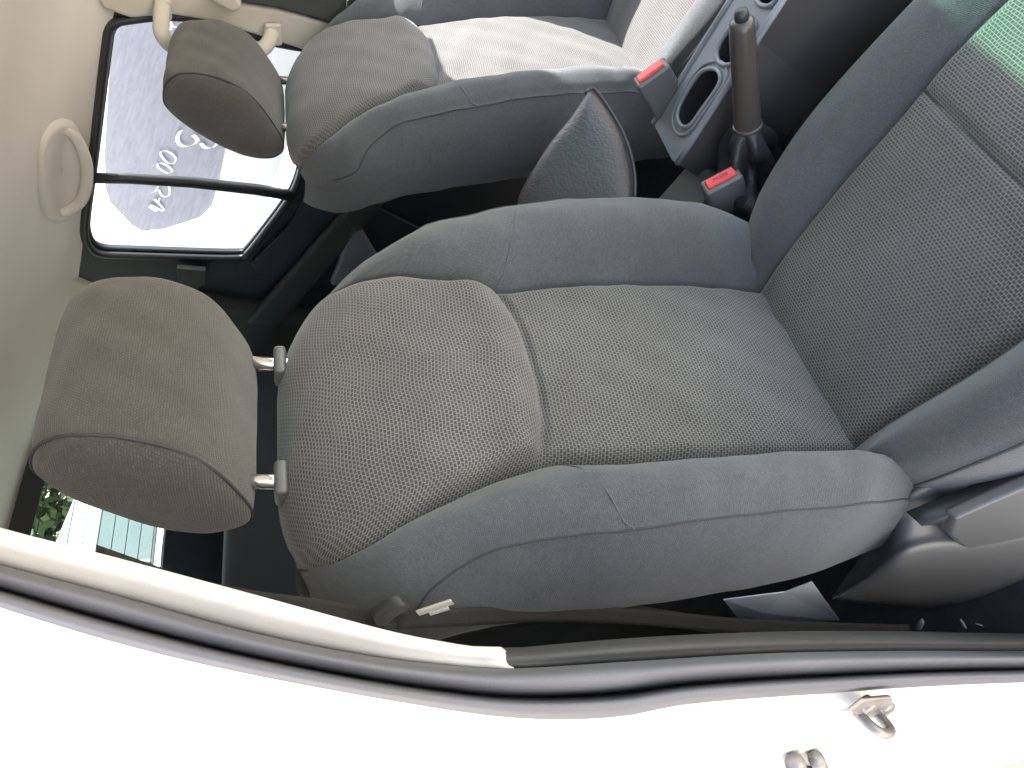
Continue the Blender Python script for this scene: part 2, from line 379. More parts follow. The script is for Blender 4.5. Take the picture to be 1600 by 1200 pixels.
# cushion: x across, y forward negative, z up, origin at the crease
#         y     seam   zi     zg    crest zc   pipe   zp    out   zb
CROWS = [(.06, .130, .005, -.002, .150, .006, .166, -.006, .168, -.05),
         (.00, .133, .026, .018, .170, .043, .201, .022, .206, -.045),
         (-.05, .138, .036, .028, .185, .066, .222, .045, .230, -.045),
         (-.13, .147, .046, .036, .198, .080, .240, .058, .248, -.045),
         (-.22, .152, .056, .046, .203, .086, .248, .063, .257, -.045),
         (-.32, .158, .064, .056, .206, .086, .250, .064, .260, -.045),
         (-.42, .160, .062, .054, .205, .078, .246, .056, .256, -.045),
         (-.48, .156, .044, .036, .200, .052, .238, .030, .246, -.05),
         (-.515, .148, .010, .004, .190, .012, .222, -.005, .228, -.06),
         (-.52, .14, -.05, -.052, .18, -.05, .205, -.055, .21, -.08)]
def add_cushion(root):
    rows = []
    for (y, s, zi, zg, c, zc, p, zp, o, zb) in CROWS:
        half = [(0, zi), (s*.45, zi), (s*.82, zi-.003), (s-.012, zg+.5*(zi-zg)), (s-.004, zg), (s, zg-.004), (s+.005, zg+.002), (s+.018, zg+.55*(zc-zg)),
                (c-.012, zc-.002), (c+.012, zc-.001), (p-.012, zp+.012), (p-.004, zp+.003), (p, zp-.001), (p+.003, zp-.006), (o, .5*zp+.5*zb), (o-.004, zb), (o-.04, zb-.02)]
        rows.append([np.array([x, y, z]) for x, z in [(-x, z) for x, z in half[:0:-1]]+half])
    S = np.array(rows); nh = len(half)
    tmp = np.array([cr(r, SUB) for r in S]); D = np.array([cr(tmp[:, j], 22) for j in range(tmp.shape[1])]).transpose(1, 0, 2)
    c0 = (nh-1-5)*SUB; c1 = (nh-1+5)*SUB
    for i in range(D.shape[0]):
        for j in range(c0, c1+1):
            w = min(1, (c1-j)/10, (j-c0)/10); d = D[i, j, 1]+.270
            D[i, j, 2] -= w*.007*math.exp(-(d/.0048)**2)
            D[i, j, 2] += w*.003*math.exp(-((d+.03)/.03)**2)
    soft(D, .0008, 1, 2)
    bot = np.array([[D[i, -1]*(1-f)+D[i, 0]*f+np.array([0, 0, -.03]) for f in (.02, .5, .98)] for i in range(D.shape[0])])
    shell = np.concatenate([D[:, c1:], bot, D[:, :c0+1]], 1)
    o = grid('cushion', shell, M['cloth'], root)
    grid('cushion_insert', D[:, c0:c1+1], M['knit'], o)
    js = range(c0, c1+1, 3)
    stitch('cross_seam', cr(np.array([D[int(np.argmin(abs(D[:, j, 1]+.270))), j]+np.array([0, 0, .0004]) for j in js])[::4], 5), .0013, M['thread'], o)
    k = range(18, D.shape[0]-18)
    for jj in (c0, c1): stitch('seam', D[list(k)][:, jj]+np.array([0, 0, -.0015]), .0016, M['thread'], o)
    for jj in ((nh-1-12)*SUB, (nh-1+12)*SUB): stitch('side_seam', D[list(k)][:, jj]+np.array([0, 0, -.0004]), .0013, M['thread'], o)
    return o
def tilt(o, a, off=(0, 0, 0)):
    o.rotation_euler = (-R(a), 0, 0); o.location = off
NCX, NCZ = .420, .279
near = empty('front_seat', 'charcoal cloth front seat nearest the open door, largest in the photo', 'car seat', (NCX, 0, NCZ), 'front seats')
nb = add_back(near); tilt(nb, 24)
nhd = add_headrest(near); tilt(nhd, 24); nhd.location.x = -.010
ncu = add_cushion(near); ncu.location = (.004, -.014, .010)
# second front seat: copies of the same parts, leaned back further
far = near.copy(); col.objects.link(far); far.location = (1.185, -.014, .287)
far['label'] = 'charcoal cloth front seat across the console with sunlit patches'
def copy_tree(o, parent):
    c = o.copy(); col.objects.link(c); c.parent = parent
    for ch in list(o.children): copy_tree(ch, c)
    return c
for p in (nb, nhd, ncu):
    c = copy_tree(p, far)
    if p is not ncu: tilt(c, 32)
    if p is nhd: c.location.x = 0; c.location.z = -.022; c.location.y = -.0
# recliner side cover and lever of the near seat
gx = [1300, 1330, 1365, 1405, 1450, 1520, 1600, 1700]
top = [932, 895, 850, 790, 762, 757, 755, 748]; bot = [936, 938, 939, 940, 941, 934, 908, 872]
G = []
for px, a, b in zip(gx, top, bot):
    c = []
    for f, x in ((-.12, .225), (0, .205), (.18, .195), (.40, .178), (.52, .165), (.66, .160), (.85, .161), (1, .167), (1.06, .19)):
        c.append(AX(px, a+(b-a)*f, x+.012*max(0, (1400-px)/100)))
    G.append(c)
G = np.array(G); G = np.array([cr(g, 5) for g in G]); G = np.array([cr(G[:, j], 5) for j in range(G.shape[1])]).transpose(1, 0, 2)
adopt(grid('recliner_cover', G, M['plastic']), near)
lv = [(1492, 812), (1540, 790), (1600, 764), (1690, 728), (1690, 790), (1600, 842), (1556, 868), (1527, 884), (1521, 868), (1500, 852), (1484, 838)]
adopt(prism('recline_lever', [AX(a, b, .163) for a, b in lv], (.014, .004, 0), M['plastic'], None, .004, 3), near)
gr = [(1440, 822), (1480, 806), (1540, 783), (1600, 758), (1690, 722), (1690, 727), (1600, 764), (1540, 790), (1492, 811), (1470, 818)]
adopt(prism('groove_shade_strip', [AX(a, b, .170) for a, b in gr], (.02, .006, 0), M['hole'], None, 0), near)  # dark strip along the lever, the groove's shade put into its colour

# ------------------------------------------------------------------ folding armrest between the seats
arm = [(915, 146), (922, 139), (931, 141), (952, 170), (975, 210), (989, 255), (992, 300), (980, 345), (900, 360), (825, 340), (808, 315), (826, 272), (858, 222), (892, 180)]
o0 = np.array([.83, -.03, .54]); nn = np.array([-.35, -.55, .55])
P = cr([hit(a, b, o0, nn) for a, b in arm], 4, True)
cen = P.mean(0); nn = nn/np.linalg.norm(nn)
G = []
for s, d in ((.002, .0125), (.3, .0122), (.6, .0105), (.85, .006), (.96, .001), (1.0, -.005), (1.0, -.03), (.99, -.08), (.95, -.13), (.8, -.15), (.3, -.16)):
    G.append(cen+(P-cen)*s+nn*d)
ar = grid('armrest', np.array(G), M['leather'], None, wrap=True)
tag(ar, 'black leather padded armrest standing between the two front seats', 'armrest')
tube('piping', (cen+(P-cen)*.998+nn*(-.001))[:26], .0026, M['leather'], ar, 8)

# ------------------------------------------------------------------ centre console
con = empty('centre_console', 'slate grey plastic console with open trays between the front seats', 'console', (.76, -.1, 0))
co = np.array([.75, -.03, .385]); cn = np.array([0, .25, 1.0])
def CT(px, py, dz=0): return hit(px, py, co+np.array([0, 0, dz]), cn)
outer = [(1021, 193), (1085, 90), (1150, -14), (1215, -115), (1310, -115), (1226, -4), (1180, 58), (1135, 135), (1090, 205), (1058, 256), (1050, 250)]
tray1 = [(1066, 196), (1060, 180), (1066, 160), (1085, 128), (1100, 112), (1118, 110), (1126, 122), (1120, 140), (1100, 168), (1080, 195)]
tray2 = [(1128, 100), (1122, 85), (1128, 66), (1150, 36), (1166, 30), (1180, 36), (1178, 50), (1165, 72), (1148, 98)]
tray3 = [(1190, 8), (1183, -4), (1195, -22), (1212, -45), (1235, -45), (1238, -32), (1215, -2), (1204, 9)]
OC = [CT(*p) for p in outer]; HO = [cr([CT(*p) for p in t], 3, True) for t in (tray1, tray2, tray3)]
adopt(panel('top_panel', OC, HO, M['console'], None, .003, (0, 0, -1)), con)
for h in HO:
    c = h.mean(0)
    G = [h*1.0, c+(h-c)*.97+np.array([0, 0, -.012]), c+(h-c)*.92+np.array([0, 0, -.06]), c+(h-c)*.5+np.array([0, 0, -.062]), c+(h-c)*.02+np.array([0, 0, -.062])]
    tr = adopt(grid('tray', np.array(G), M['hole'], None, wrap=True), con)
    if h is HO[0]: adopt(tube('ledge', c+(h-c)*1.30+np.array([0, 0, .0005]), .0026, M['console'], None, 8, True), con)
    lip = c+(h-c)*1.03+np.array([0, 0, .0015])
    adopt(tube('tray_rim', lip, .0032, M['console'], None, 8, True), con)
OC = np.array(OC)
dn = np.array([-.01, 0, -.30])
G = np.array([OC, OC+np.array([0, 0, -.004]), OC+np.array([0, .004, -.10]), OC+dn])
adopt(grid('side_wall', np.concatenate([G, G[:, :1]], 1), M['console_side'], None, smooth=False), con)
for a, b in (((1021, 193), (1150, -14)), ((1058, 256), (1226, -4))):
    A_, B_ = CT(*a), CT(*b)
    adopt(tube('edge_rib', [A_+(B_-A_)*f for f in np.linspace(0, 1, 8)], .0045, M['console'], None, 8), con)
# carpeted tunnel below and behind it
adopt(box('rear_box', (.752, .24, .17), (.115, .54, .33), M['box'], None, .012), con)
adopt(box('tunnel_cover', (.80, .27, .12), (.20, .62, .24), M['box'], None, .03), con)
adopt(box('tunnel_side', (.735, -.42, .14), (.05, .62, .28), M['black'], None, .02), con)

# ------------------------------------------------------------------ handbrake
hbk = empty('handbrake_lever', 'worn brown black handbrake lever pulled up beside the console trays', 'handbrake', tuple(AX(1172, 250, .715)))
a = AX(1168, 196, .715); b = AX(1159, 30, .715); d = b-a
pts = [a+d*f for f in (-.10, 0, .12, .3, .5, .7, .85, .94, .985, 1.0)]
adopt(tube('grip', pts, [.0172, .0178, .0176, .0170, .0164, .0160, .0156, .0152, .0142, .011], M['lever'], None, 20), hbk)
adopt(tube('collar', [a+d*f for f in (-.035, -.01, .01, .02)], [.0185, .0200, .0200, .0185], M['lever'], None, 20), hbk)
adopt(tube('release_button', [b-d*.02, b+d*.05, b+d*.075, b+d*.085], [.0085, .0085, .007, .003], M['black'], None, 14), hbk)
sv = np.cross(d, FW); sv /= np.linalg.norm(sv)
st = [a+d*f-sv*(.0168-.0025*f)-FW*.004 for f in np.linspace(.02, .95, 34)]
for i in range(0, 33, 2): adopt(tube('stitch', [st[i], st[i+1]], .0011, M['thread'], None, 5), hbk)
# pleated boot
G = []
e = d/np.linalg.norm(d); u = np.cross(e, [1, 0, 0]); u /= np.linalg.norm(u); w = np.cross(e, u)
for s, r, am in ((.0, .018, .0), (-.015, .026, .004), (-.035, .031, .008), (-.055, .030, .011), (-.08, .040, .012), (-.105, .055, .011), (-.13, .066, .007), (-.16, .075, .002)):
    G.append([a+e*(s+.0)+np.array([.004*-s*50, .0, 0])*.0+(r+am*math.sin(5*q+s*40)+am*.6*math.sin(9*q+1.3))*(math.cos(q)*u+math.sin(q)*w) for q in np.linspace(0, 2*math.pi, 48, endpoint=False)])
G = np.array(G); G = np.array([cr(G[:, j], 4) for j in range(48)]).transpose(1, 0, 2)
adopt(grid('boot', G, M['leather'], None, wrap=True), hbk)

# ------------------------------------------------------------------ belt buckles
def buckle(label, px, py, x, axis, press=False):
    c = AX(px, py, x); ax = np.array(axis, float); ax /= np.linalg.norm(ax)
    wd = np.cross([1, 0, 0], ax); wd /= np.linalg.norm(wd); th = np.cross(ax, wd)
    Q = lambda w_, t_, o_: [c+ax*o_+wd*a_*w_+th*b_*t_ for a_, b_ in ((-.5, -.5), (.5, -.5), (.5, .5), (-.5, .5))]
    t = empty('belt_buckle', label, 'belt buckle', tuple(c-ax*.07), 'belt buckles beside the console')
    adopt(prism('housing', Q(.054, .027, 0), -ax*.075, M['plastic'], None, .005, 3), t)
    btn = adopt(prism('release_button', Q(.042, .016, .0035), -ax*.006, M['red'], None, .0025, 3), t)
    if press:
        fc = bpy.data.curves.new('press', 'FONT'); fc.body = 'PRESS'; fc.size = .0088; fc.align_x = 'CENTER'; fc.align_y = 'CENTER'; fc.extrude = .0003
        fo = bpy.data.objects.new('press', fc); col.objects.link(fo); bpy.context.view_layer.update()
        me = bpy.data.meshes.new_from_object(fo.evaluated_get(bpy.context.evaluated_depsgraph_get())); bpy.data.objects.remove(fo)
        q = c+ax*.0038; xw = -wd if wd@UP*-1 < 0 else wd; yw = np.cross(ax, xw)
        me.transform(Matrix([[xw[0], yw[0], ax[0], q[0]], [xw[1], yw[1], ax[1], q[1]], [xw[2], yw[2], ax[2], q[2]], [0, 0, 0, 1]])); me.materials.clear()
        fo = link('lettering', me, M['press'], None, False); fo.parent = btn
    return t
buckle('dark grey belt buckle with a pink red button beside the nearer seat', 1126, 279, .685, (-.10, -.45, .85), True)
buckle('belt buckle with its red button edge in sunlight beside the farther seat', 1016, 112, .875, (-.05, -.35, .9))
bz = hit(1130, 330, (.66, 0, 0), (1, 0, 0))
tag(tube('buckle_stalk', [AX(1140, 335, .70), AX(1155, 350, .70), AX(1170, 375, .70)], .010, M['black'], None, 8, False, (1, .45)), 'short black belt strap under the nearer red buckle', 'buckle stalk')

# ------------------------------------------------------------------ car shell (fixed parts)
body = empty('car_body', 'white car shell with pale headlining, pillars, seals and rear window', 'car body')
WN = np.array([1, 0, .20]); WO = np.array([1.45, 0, .65])
def FWn(px, py, d=0): return hit(px, py, WO+np.array([d, 0, 0]), WN)       # far side wall plane
def fside(y, z, d=0): return np.array([1.45-.2*(z-.65)+d, y, z])
# headlining with a bowed roof, rolled down to the far window line
ys = [-.51, -.3, 0, .3, .55, .8, 1.05, 1.22, 1.38, 1.55, 1.72]
zt = [1.12, 1.118, 1.112, 1.105, 1.094, 1.066, 1.036, 1.02, 1.0, .985, .97]
H = []
for y, z in zip(ys, zt):
    rise = np.interp(y, [-.58, 0, .8, 1.4, 1.72], [.085, .11, .115, .09, .03])
    xe = fside(y, z)[0]
    xs = np.array([.10, .16, .25, .38, .60, .80, 1.0, 1.18, 1.27, 1.325, xe-.01, xe+.002])
    zs = z+rise*np.array([.9, .93, .96, .98, 1, 1.02, 1, .90, .70, .42, .10, -.04])
    H.append(np.stack([xs, np.full(12, y), zs], -1))
H = np.array(H); H = np.array([cr(h, 5) for h in H]); H = np.array([cr(H[:, j], 4) for j in range(H.shape[1])]).transpose(1, 0, 2)
hl = grid('headlining', H, M['beige'], body); hl['label'] = 'pale greige roof lining curving down to the far window'
grid('roof_skin', H+np.array([0, 0, .035]), M['white'], body)
# window opening of the far rear door
win = [(172, 48), (182, 37), (200, 32), (265, 26), (330, 36), (433, 68), (486, 84), (484, 150), (478, 205), (470, 262), (458, 297), (440, 325), (412, 362), (386, 394), (372, 401), (300, 400), (200, 397), (160, 395), (143, 386), (135, 370), (134, 345), (145, 260), (158, 150), (168, 70)]
WP = cr([FWn(*p) for p in win], 3, True)
C0 = WP.mean(0)
door = empty('rear_door', 'far rear door with large window, black frame and dark lower trim', 'car door', tuple(fside(.7, .1)))
fr = adopt(tube('window_frame', C0+(WP-C0)*1.008+np.array([-.003, 0, 0]), .0088, M['black'], None, 10, True), door)
adopt(tube('glass_channel', C0+(WP-C0)*.985+np.array([.012, 0, 0]), .006, M['trim_dark'], None, 8, True), door)
ow = [fside(.20, .0), fside(1.15, .0), fside(1.20, .55), fside(1.22, .78), fside(1.17, 1.055), fside(1.0, 1.075), fside(.8, 1.095), fside(.6, 1.115), fside(.43, 1.135), fside(.30, 1.12), fside(.25, .80)]
adopt(panel('door_shell', [p+np.array([.004, 0, 0]) for p in ow], [C0+(WP-C0)*1.005+np.array([.004, 0, 0])], M['trim_dark'], None, .03), door)
gpl = [p+np.array([.02, 0, 0]) for p in WP]
adopt(panel('window_glass', gpl, [], M['side_glass']), door)
db = [FWn(a, b, -.004) for a, b in ((140, 278), (200, 279), (300, 285), (400, 296), (458, 306))]
adopt(tube('divider_bar', db, [.0115, .0115, .0125, .0135, .014], M['black'], None, 10, False, (1, 1)), door)
# sunlit outer sill seen below the glass
sl = [(484, 90), (470, 262), (440, 330), (386, 396), (392, 408), (412, 396), (452, 350), (480, 305), (490, 270), (500, 90)]
adopt(prism('outer_sill', [FWn(a, b, .11 if k < 4 else .022) for k, (a, b) in enumerate(sl)], (.0, 0, -.004), M['white'], None, 0), door)
# armrest shelf / trim levels on the lower door
dk = [(392, 412), (452, 352), (490, 285), (520, 285), (600, 330), (700, 380), (700, 470), (560, 455), (470, 440), (400, 425)]
adopt(prism('door_card', [FWn(a, b, -.012) for a, b in dk], (.012, 0, 0), M['trim_dark'], None, .003), door)
dk = [(545, 345), (560, 352), (600, 420), (590, 450), (515, 448), (530, 410)]
adopt(prism('door_pull', [FWn(a, b, -.05) for a, b in dk], (.03, 0, 0), M['console'], None, .012, 4), door)
# far B pillar
pb = empty('pillar_trim', 'pale greige trim of the far centre pillar between the doors', 'pillar trim', tuple(fside(.35, .65)))
pr = [(130, -60), (160, 15), (205, 30), (265, 24), (330, 34), (433, 66), (488, 84), (540, 88), (545, 40), (516, 38), (434, 16), (371, 6), (340, -30)]
adopt(prism('upper_cover', [FWn(a, b, -.022) for a, b in pr], (.03, 0, 0), M['beige_pl'], None, .008, 3), pb)
pl_ = [(371, 4), (434, 14), (524, 38), (620, 70), (760, 70), (760, -60), (371, -60)]
adopt(prism('lower_cover', [FWn(a, b, -.030) for a, b in pl_], (.03, 0, 0), M['trim_mid'], None, .006, 3), pb)
ha = [(543, -8), (543, 9), (552, 13), (572, 15)]
tag(tube('door_handle', [FWn(a, b, -.042) for a, b in ha], .003, M['chrome'], None, 8), 'thin bright metal handle loop on the dark trim, top edge', 'handle')
# grab handles
def grab(label, pts, r, mounts, d):
    g = empty('grab_handle', label, 'grab handle', tuple(FWn(*mounts[0], d)), 'grab handles')
    P = cr([FWn(a, b, d-q) for a, b, q in pts], 5)
    adopt(tube('grip', P, r, M['beige_pl'], None, 14, False, (1.25, .8)), g)
    for a, b in mounts:
        c = FWn(a, b, d); pp = [FWn(a+dx, b+dy, d) for dx, dy in MS]
        adopt(prism('mount', pp, (-.012, 0, .0), M['beige_pl'], None, .005, 3), g)
    return g
MS = [(-14, -16), (13, -16), (14, 18), (-14, 18)]
grab('pale curved grab handle on the far centre pillar, overlapping the window', [(254, 4, .005), (252, 30, .025), (254, 55, .05), (275, 76, .055), (320, 96, .05), (370, 95, .05), (412, 75, .035), (424, 55, .015), (427, 45, .0)], .011, [(255, 12), (427, 50)], -.03)
# recessed handle on the roof side
from mathutils.bvhtree import BVHTree
hb_ = BVHTree.FromPolygons([tuple(v.co) for v in hl.data.vertices], [tuple(p.vertices) for p in hl.data.polygons])
def RF(px, py):                      # on the roof roll above the far window
    r_ = hb_.ray_cast(Vector(CAM), Vector(ray(px, py)).normalized())
    return np.array(r_[0])
g2 = empty('grab_handle', 'pale oval grab handle recessed in the roof lining above the far window', 'grab handle', tuple(RF(95, 265)), 'grab handles')
rc = [(62, 268), (64, 225), (80, 197), (102, 190), (122, 205), (132, 250), (130, 300), (112, 335), (85, 343), (66, 320)]
rn = np.array(hb_.ray_cast(Vector(CAM), Vector(ray(98, 268)).normalized())[1]); rn = rn if rn[2] < 0 else -rn
Pq = cr([RF(*p) for p in rc], 3, True); cc = Pq.mean(0)
G = [cc+(Pq-cc)*s+rn*dd for s, dd in ((1.06, .0), (1.0, .007), (.93, .009), (.80, .004), (.5, .0), (.05, -.001))]
adopt(grid('recess_plate', np.array(G), M['beige'], None, wrap=True), g2)
adopt(tube('grip', cr([RF(a, b)+rn*q for a, b, q in ((100, 202, .002), (113, 212, .013), (122, 240, .021), (124, 268, .022), (119, 300, .019), (106, 322, .011), (92, 330, .002))], 5), .0095, M['beige'], None, 12, False, (1.2, .9)), g2)
# C pillar and far quarter panel, rear wall with window
cp = [fside(1.10, 1.05, -.006), fside(1.3, 1.03, -.006), fside(1.55, 1.0, -.006), fside(1.74, .97, -.006), fside(1.74, .60, -.006), fside(1.25, .62, -.006), fside(1.20, .80, -.006)]
cpt = prism('pillar_trim', cp, (.03, 0, 0), M['beige_pl'], body, .01, 3); cpt['label'] = 'pale greige trim of the far rear pillar'
prism('quarter_trim', [fside(1.10, .80, -.03), fside(1.74, .72, -.03), fside(1.74, .0, -.03), fside(1.10, .0, -.03)], (.05, 0, 0), M['trim_mid'], body, .02, 3)
prism('sill_end_trim', [FWn(a, b, -.035) for a, b in ((275, 420), (322, 424), (322, 445), (280, 470))], (.02, 0, 0), M['trim_mid'], body, .004, 3)
prism('side_rail', [fside(1.15, .62, -.05), fside(.55, .50, -.05), fside(.5, .42, -.05), fside(1.15, .53, -.05)], (.03, 0, 0), M['trim_mid'], body, .012, 3)
rl = [(y, np.interp(y, ys, zt)) for y in (-.6, -.3, 0, .3, .6, .9, 1.2)]
prism('roof_rail', [fside(y, z+.01, .035) for y, z in rl]+[fside(y, z+.13, .035) for y, z in rl[::-1]], (.03, 0, 0), M['white'], body, .004)
# tailgate with heated rear window
YR = 1.62
def RWp(x, z): return np.array([x, YR+.30*max(0, 1.0-max(z, .6))-.1*max(0, z-1.0), z])
rw = [RWp(x, z) for x, z in ((.26, 1.02), (.55, 1.04), (.80, 1.045), (1.05, 1.04), (1.30, 1.02), (1.33, .80), (1.31, .655), (1.05, .645), (.80, .642), (.55, .645), (.25, .655), (.22, .80))]
rf = [RWp(x, z) for x, z in ((.02, 1.12), (.80, 1.16), (1.42, 1.12), (1.47, .6), (1.47, .0), (.02, .0), (.02, .6))]
panel('tailgate_trim', rf, [cr(rw, 3, True)], M['trim_dark'], body, .03, (0, 1, 0))
rwin = panel('rear_window', cr([p+np.array([0, .018, 0]) for p in rw], 3, True), [], M['rear_glass'], body)
for k in range(9):
    z = .675+.036*k
    tube('heating_wire', [RWp(x, z)+np.array([0, .014, 0]) for x in (.26, .6, .9, 1.26)], .0011, M['black'], rwin, 4)
fz = [(.24, 1.03), (.55, 1.05), (.80, 1.055), (1.05, 1.05), (1.32, 1.03), (1.325, .965), (1.05, .975), (.80, .978), (.55, .975), (.235, .965)]
panel('shade_band', [RWp(a, b)+np.array([0, .012, 0]) for a, b in fz], [], M['hole'], rwin)
# floor, bulkheads
fl = box('floor_carpet', (.785, .4, -.03), (1.37, 3.6, .06), M['carpet'], body, 0)
# near rear quarter: closes the cabin behind the near pillar
panel('near_side_trim', [np.array(p) for p in ((.14, .22, 0), (.14, 1.8, 0), (.20, 1.65, 1.0), (.20, 1.2, 1.06), (.20, .40, 1.10), (.20, .36, .70), (.17, .22, .55))], [[np.array(p) for p in ((.17, .5, .62), (.17, 1.35, .62), (.19, 1.25, .98), (.19, .5, 1.02))]], M['trim_mid'], body, .02)

# near door opening: pillar trim, seal, white flange
def nx(px): return np.interp(px, [-200, 0, 200, 400, 600, 800, 1000, 1200, 1600, 1800], [.185, .16, .14, .115, .095, .080, .070, .065, .06, .06])
def ln(pts, n=44, lo=-160, hi=2400):
    p = np.array(pts, float); q = cr(p, 12)
    xs = np.linspace(max(lo, q[0, 0]), min(hi, q[-1, 0]), n)
    return xs, np.interp(xs, q[:, 0], q[:, 1])
LA = [(-160, 778), (0, 826), (164, 868), (378, 925), (593, 983), (690, 1003), (744, 1011), (775, 1010), (795, 1019), (803, 1030)]
LB = [(-160, 840), (0, 883), (189, 933), (378, 985), (567, 1024), (706, 1041), (803, 1046), (1000, 1034), (1200, 1022), (1400, 1018), (1600, 1018), (2400, 1018)]
LC = [(-160, 892), (0, 948), (189, 1005), (378, 1050), (630, 1097), (807, 1121), (958, 1120), (1072, 1100), (1261, 1085), (1600, 1066), (2400, 1050)]
LT = [(780, 1012), (803, 1014), (830, 1010), (1000, 996), (1200, 987), (1400, 986), (1600, 990), (2400, 1000)]
xa, ya = ln(LA); yb = np.interp(xa, *ln(LB, 200))
G = []
for px, a_, b_ in zip(xa, ya, yb):
    c = [AX(px, a_-10, nx(px)+.075)+np.array([.0, .03, 0])]
    for f, dx in ((0, .026), (.06, .016), (.3, .011), (.6, .007), (1, .003), (1.12, .012)): c.append(AX(px, a_+(b_-a_)*f, nx(px)+dx))
    G.append(c)
G = np.array(G); G = np.array([cr(g, 4) for g in G])
pt = grid('pillar_trim', G, M['ivory'], body); pt['label'] = 'pale plastic trim strip along the near centre pillar'
xt, yt = ln(LT); yb2 = np.interp(xt, *ln(LB, 200))
G = []
for px, a_, b_ in zip(xt, yt, yb2):
    c = [AX(px, a_-3, nx(px)+.07)+np.array([.0, .02, 0])]
    for f, dx in ((0, .034), (.15, .020), (.4, .012), (.7, .007), (1, .004), (1.2, .012)): c.append(AX(px, a_+(b_-a_)*f, nx(px)+dx))
    G.append(c)
G = np.array([cr(g, 4) for g in G])
sp = grid('sill_trim', G, M['sill'], body); sp['label'] = 'dark grey plastic trim along the near door sill'
xb, yb = ln(LB, 70); yc = np.interp(xb, *ln(LC, 200))
G = []
for px, a_, b_ in zip(xb, yb, yc):
    c = []
    for f, dx in ((-.04, .012), (0, -.002), (.10, -.010), (.25, -.013), (.45, -.012), (.53, -.009), (.565, -.001), (.60, -.009), (.67, -.016), (.80, -.018), (.92, -.016), (1.02, .0)):
        c.append(AX(px, a_+(b_-a_)*f, nx(px)+dx-.016*f))
    G.append(c)
G = np.array([cr(g, 4) for g in G])
se = grid('door_seal', G, M['rubber'], body); se['label'] = 'grey rubber seal with a dark groove round the near door opening'
xc, yc = ln(LC, 70)
G = []
for px, y_ in zip(xc, yc):
    p = AX(px, y_-8, nx(px)-.014)
    G.append([p, p+np.array([-.014, .012, 0]), p+np.array([-.020, .030, 0]), p+np.array([-.024, .16, 0]), p+np.array([-.030, .55, 0]), p+np.array([-.03, 1.3, 0])])
G = np.array([cr(g, 4) for g in G])
df = grid('door_frame', G, M['white'], body); df['label'] = 'bright white painted door frame of the near centre pillar'
# striker and latch
sk = bpy.data.objects.new('door_striker', None); col.objects.link(sk); sk.parent = body; sk['label'] = 'small metal door striker on the white frame'
def JX(px, py): return AX(px, py, nx(px)-.036)
q = JX(1380, 1105)
k1 = prism('base_plate', [JX(*p) for p in ((1322, 1106), (1345, 1088), (1388, 1084), (1394, 1104), (1376, 1118), (1340, 1116))], (-.004, -.002, 0), M['worn_steel'], sk, .002, 3)
tube('loop', cr([JX(1338, 1112)+np.array(v) for v in ((0, 0, 0), (-.016, -.008, .0), (-.022, -.010, -.010), (-.018, -.008, -.026), (0, 0, -.03))], 5), .0045, M['worn_steel'], sk, 10)
for p in ((1352, 1100), (1380, 1100)):
    v = JX(*p); tube('screw', [v+np.array([.004, 0, 0]), v+np.array([-.006, -.003, 0])], .0065, M['worn_steel'], sk, 12)
lt = bpy.data.objects.new('door_hinge', None); col.objects.link(lt); lt.parent = body; lt['label'] = 'worn metal door hinge at the lower photo edge'
box('knuckle', JX(1248, 1195), (.026, .030, .044), M['worn_steel'], lt, .009, Matrix.Rotation(.3, 3, 'X'), 4)
tube('pin', [JX(1262, 1168)+np.array([-.012, -.004, .0]), JX(1286, 1215)+np.array([-.012, -.004, 0])], .008, M['worn_steel'], lt, 12)
tube('bush', [JX(1226, 1172)+np.array([-.014, -.006, .0]), JX(1240, 1215)+np.array([-.014, -.006, 0])], .010, M['worn_steel'], lt, 12)

# ------------------------------------------------------------------ near seat belt
def ribbon(name, pts, w, mat, parent, wid):
    P = cr(pts, 6); wid = np.array(wid, float)
    G = [[p-wid*w/2, p-wid*w/4, p, p+wid*w/4, p+wid*w/2] for p in P]
    o = grid(name, G, mat, parent); md = o.modifiers.new('s', 'SOLIDIFY'); md.thickness = .0015
    return o
sb = empty('seat_belt', 'taupe seat belt with black tongue hanging beside the near seat', 'seat belt', tuple(AX(1400, 980, .13)))
adopt(ribbon('webbing', [AX(150, 868, .20), AX(300, 918, .195), AX(400, 938, .185), AX(500, 951, .175), AX(600, 970, .165)], .016, M['web'], None, RT), sb)
adopt(ribbon('webbing', [AX(620, 968, .16), AX(720, 964, .165), AX(850, 958, .165), AX(1000, 964, .155), AX(1150, 977, .15), AX(1300, 983, .145), AX(1420, 986, .14)], .016, M['web'], None, RT), sb)
tg = [AX(a, b, .155) for a, b in ((584, 968), (600, 955), (622, 946), (640, 945), (642, 954), (622, 966), (606, 978), (592, 984))]
to = adopt(prism('tongue', tg, (.014, .008, 0), M['black'], None, .005, 3), sb)
for qd in (((650, 957), (706, 938), (712, 944), (655, 963)), ((670, 958), (702, 949), (704, 953), (672, 963))):
    prism('metal_plate', [AX(a, b, .157) for a, b in qd], (.003, .002, 0), M['chrome'], to, .0008)
    bpy.context.view_layer.update()
# belt height anchor on the far pillar
an = [(322, -6), (340, 8), (362, 20), (374, 18), (378, 8), (368, -6)]
adopt(prism('belt_anchor', [FWn(a, b, -.05) for a, b in an], (.025, 0, 0), M['beige_pl'], None, .006, 3), pb)

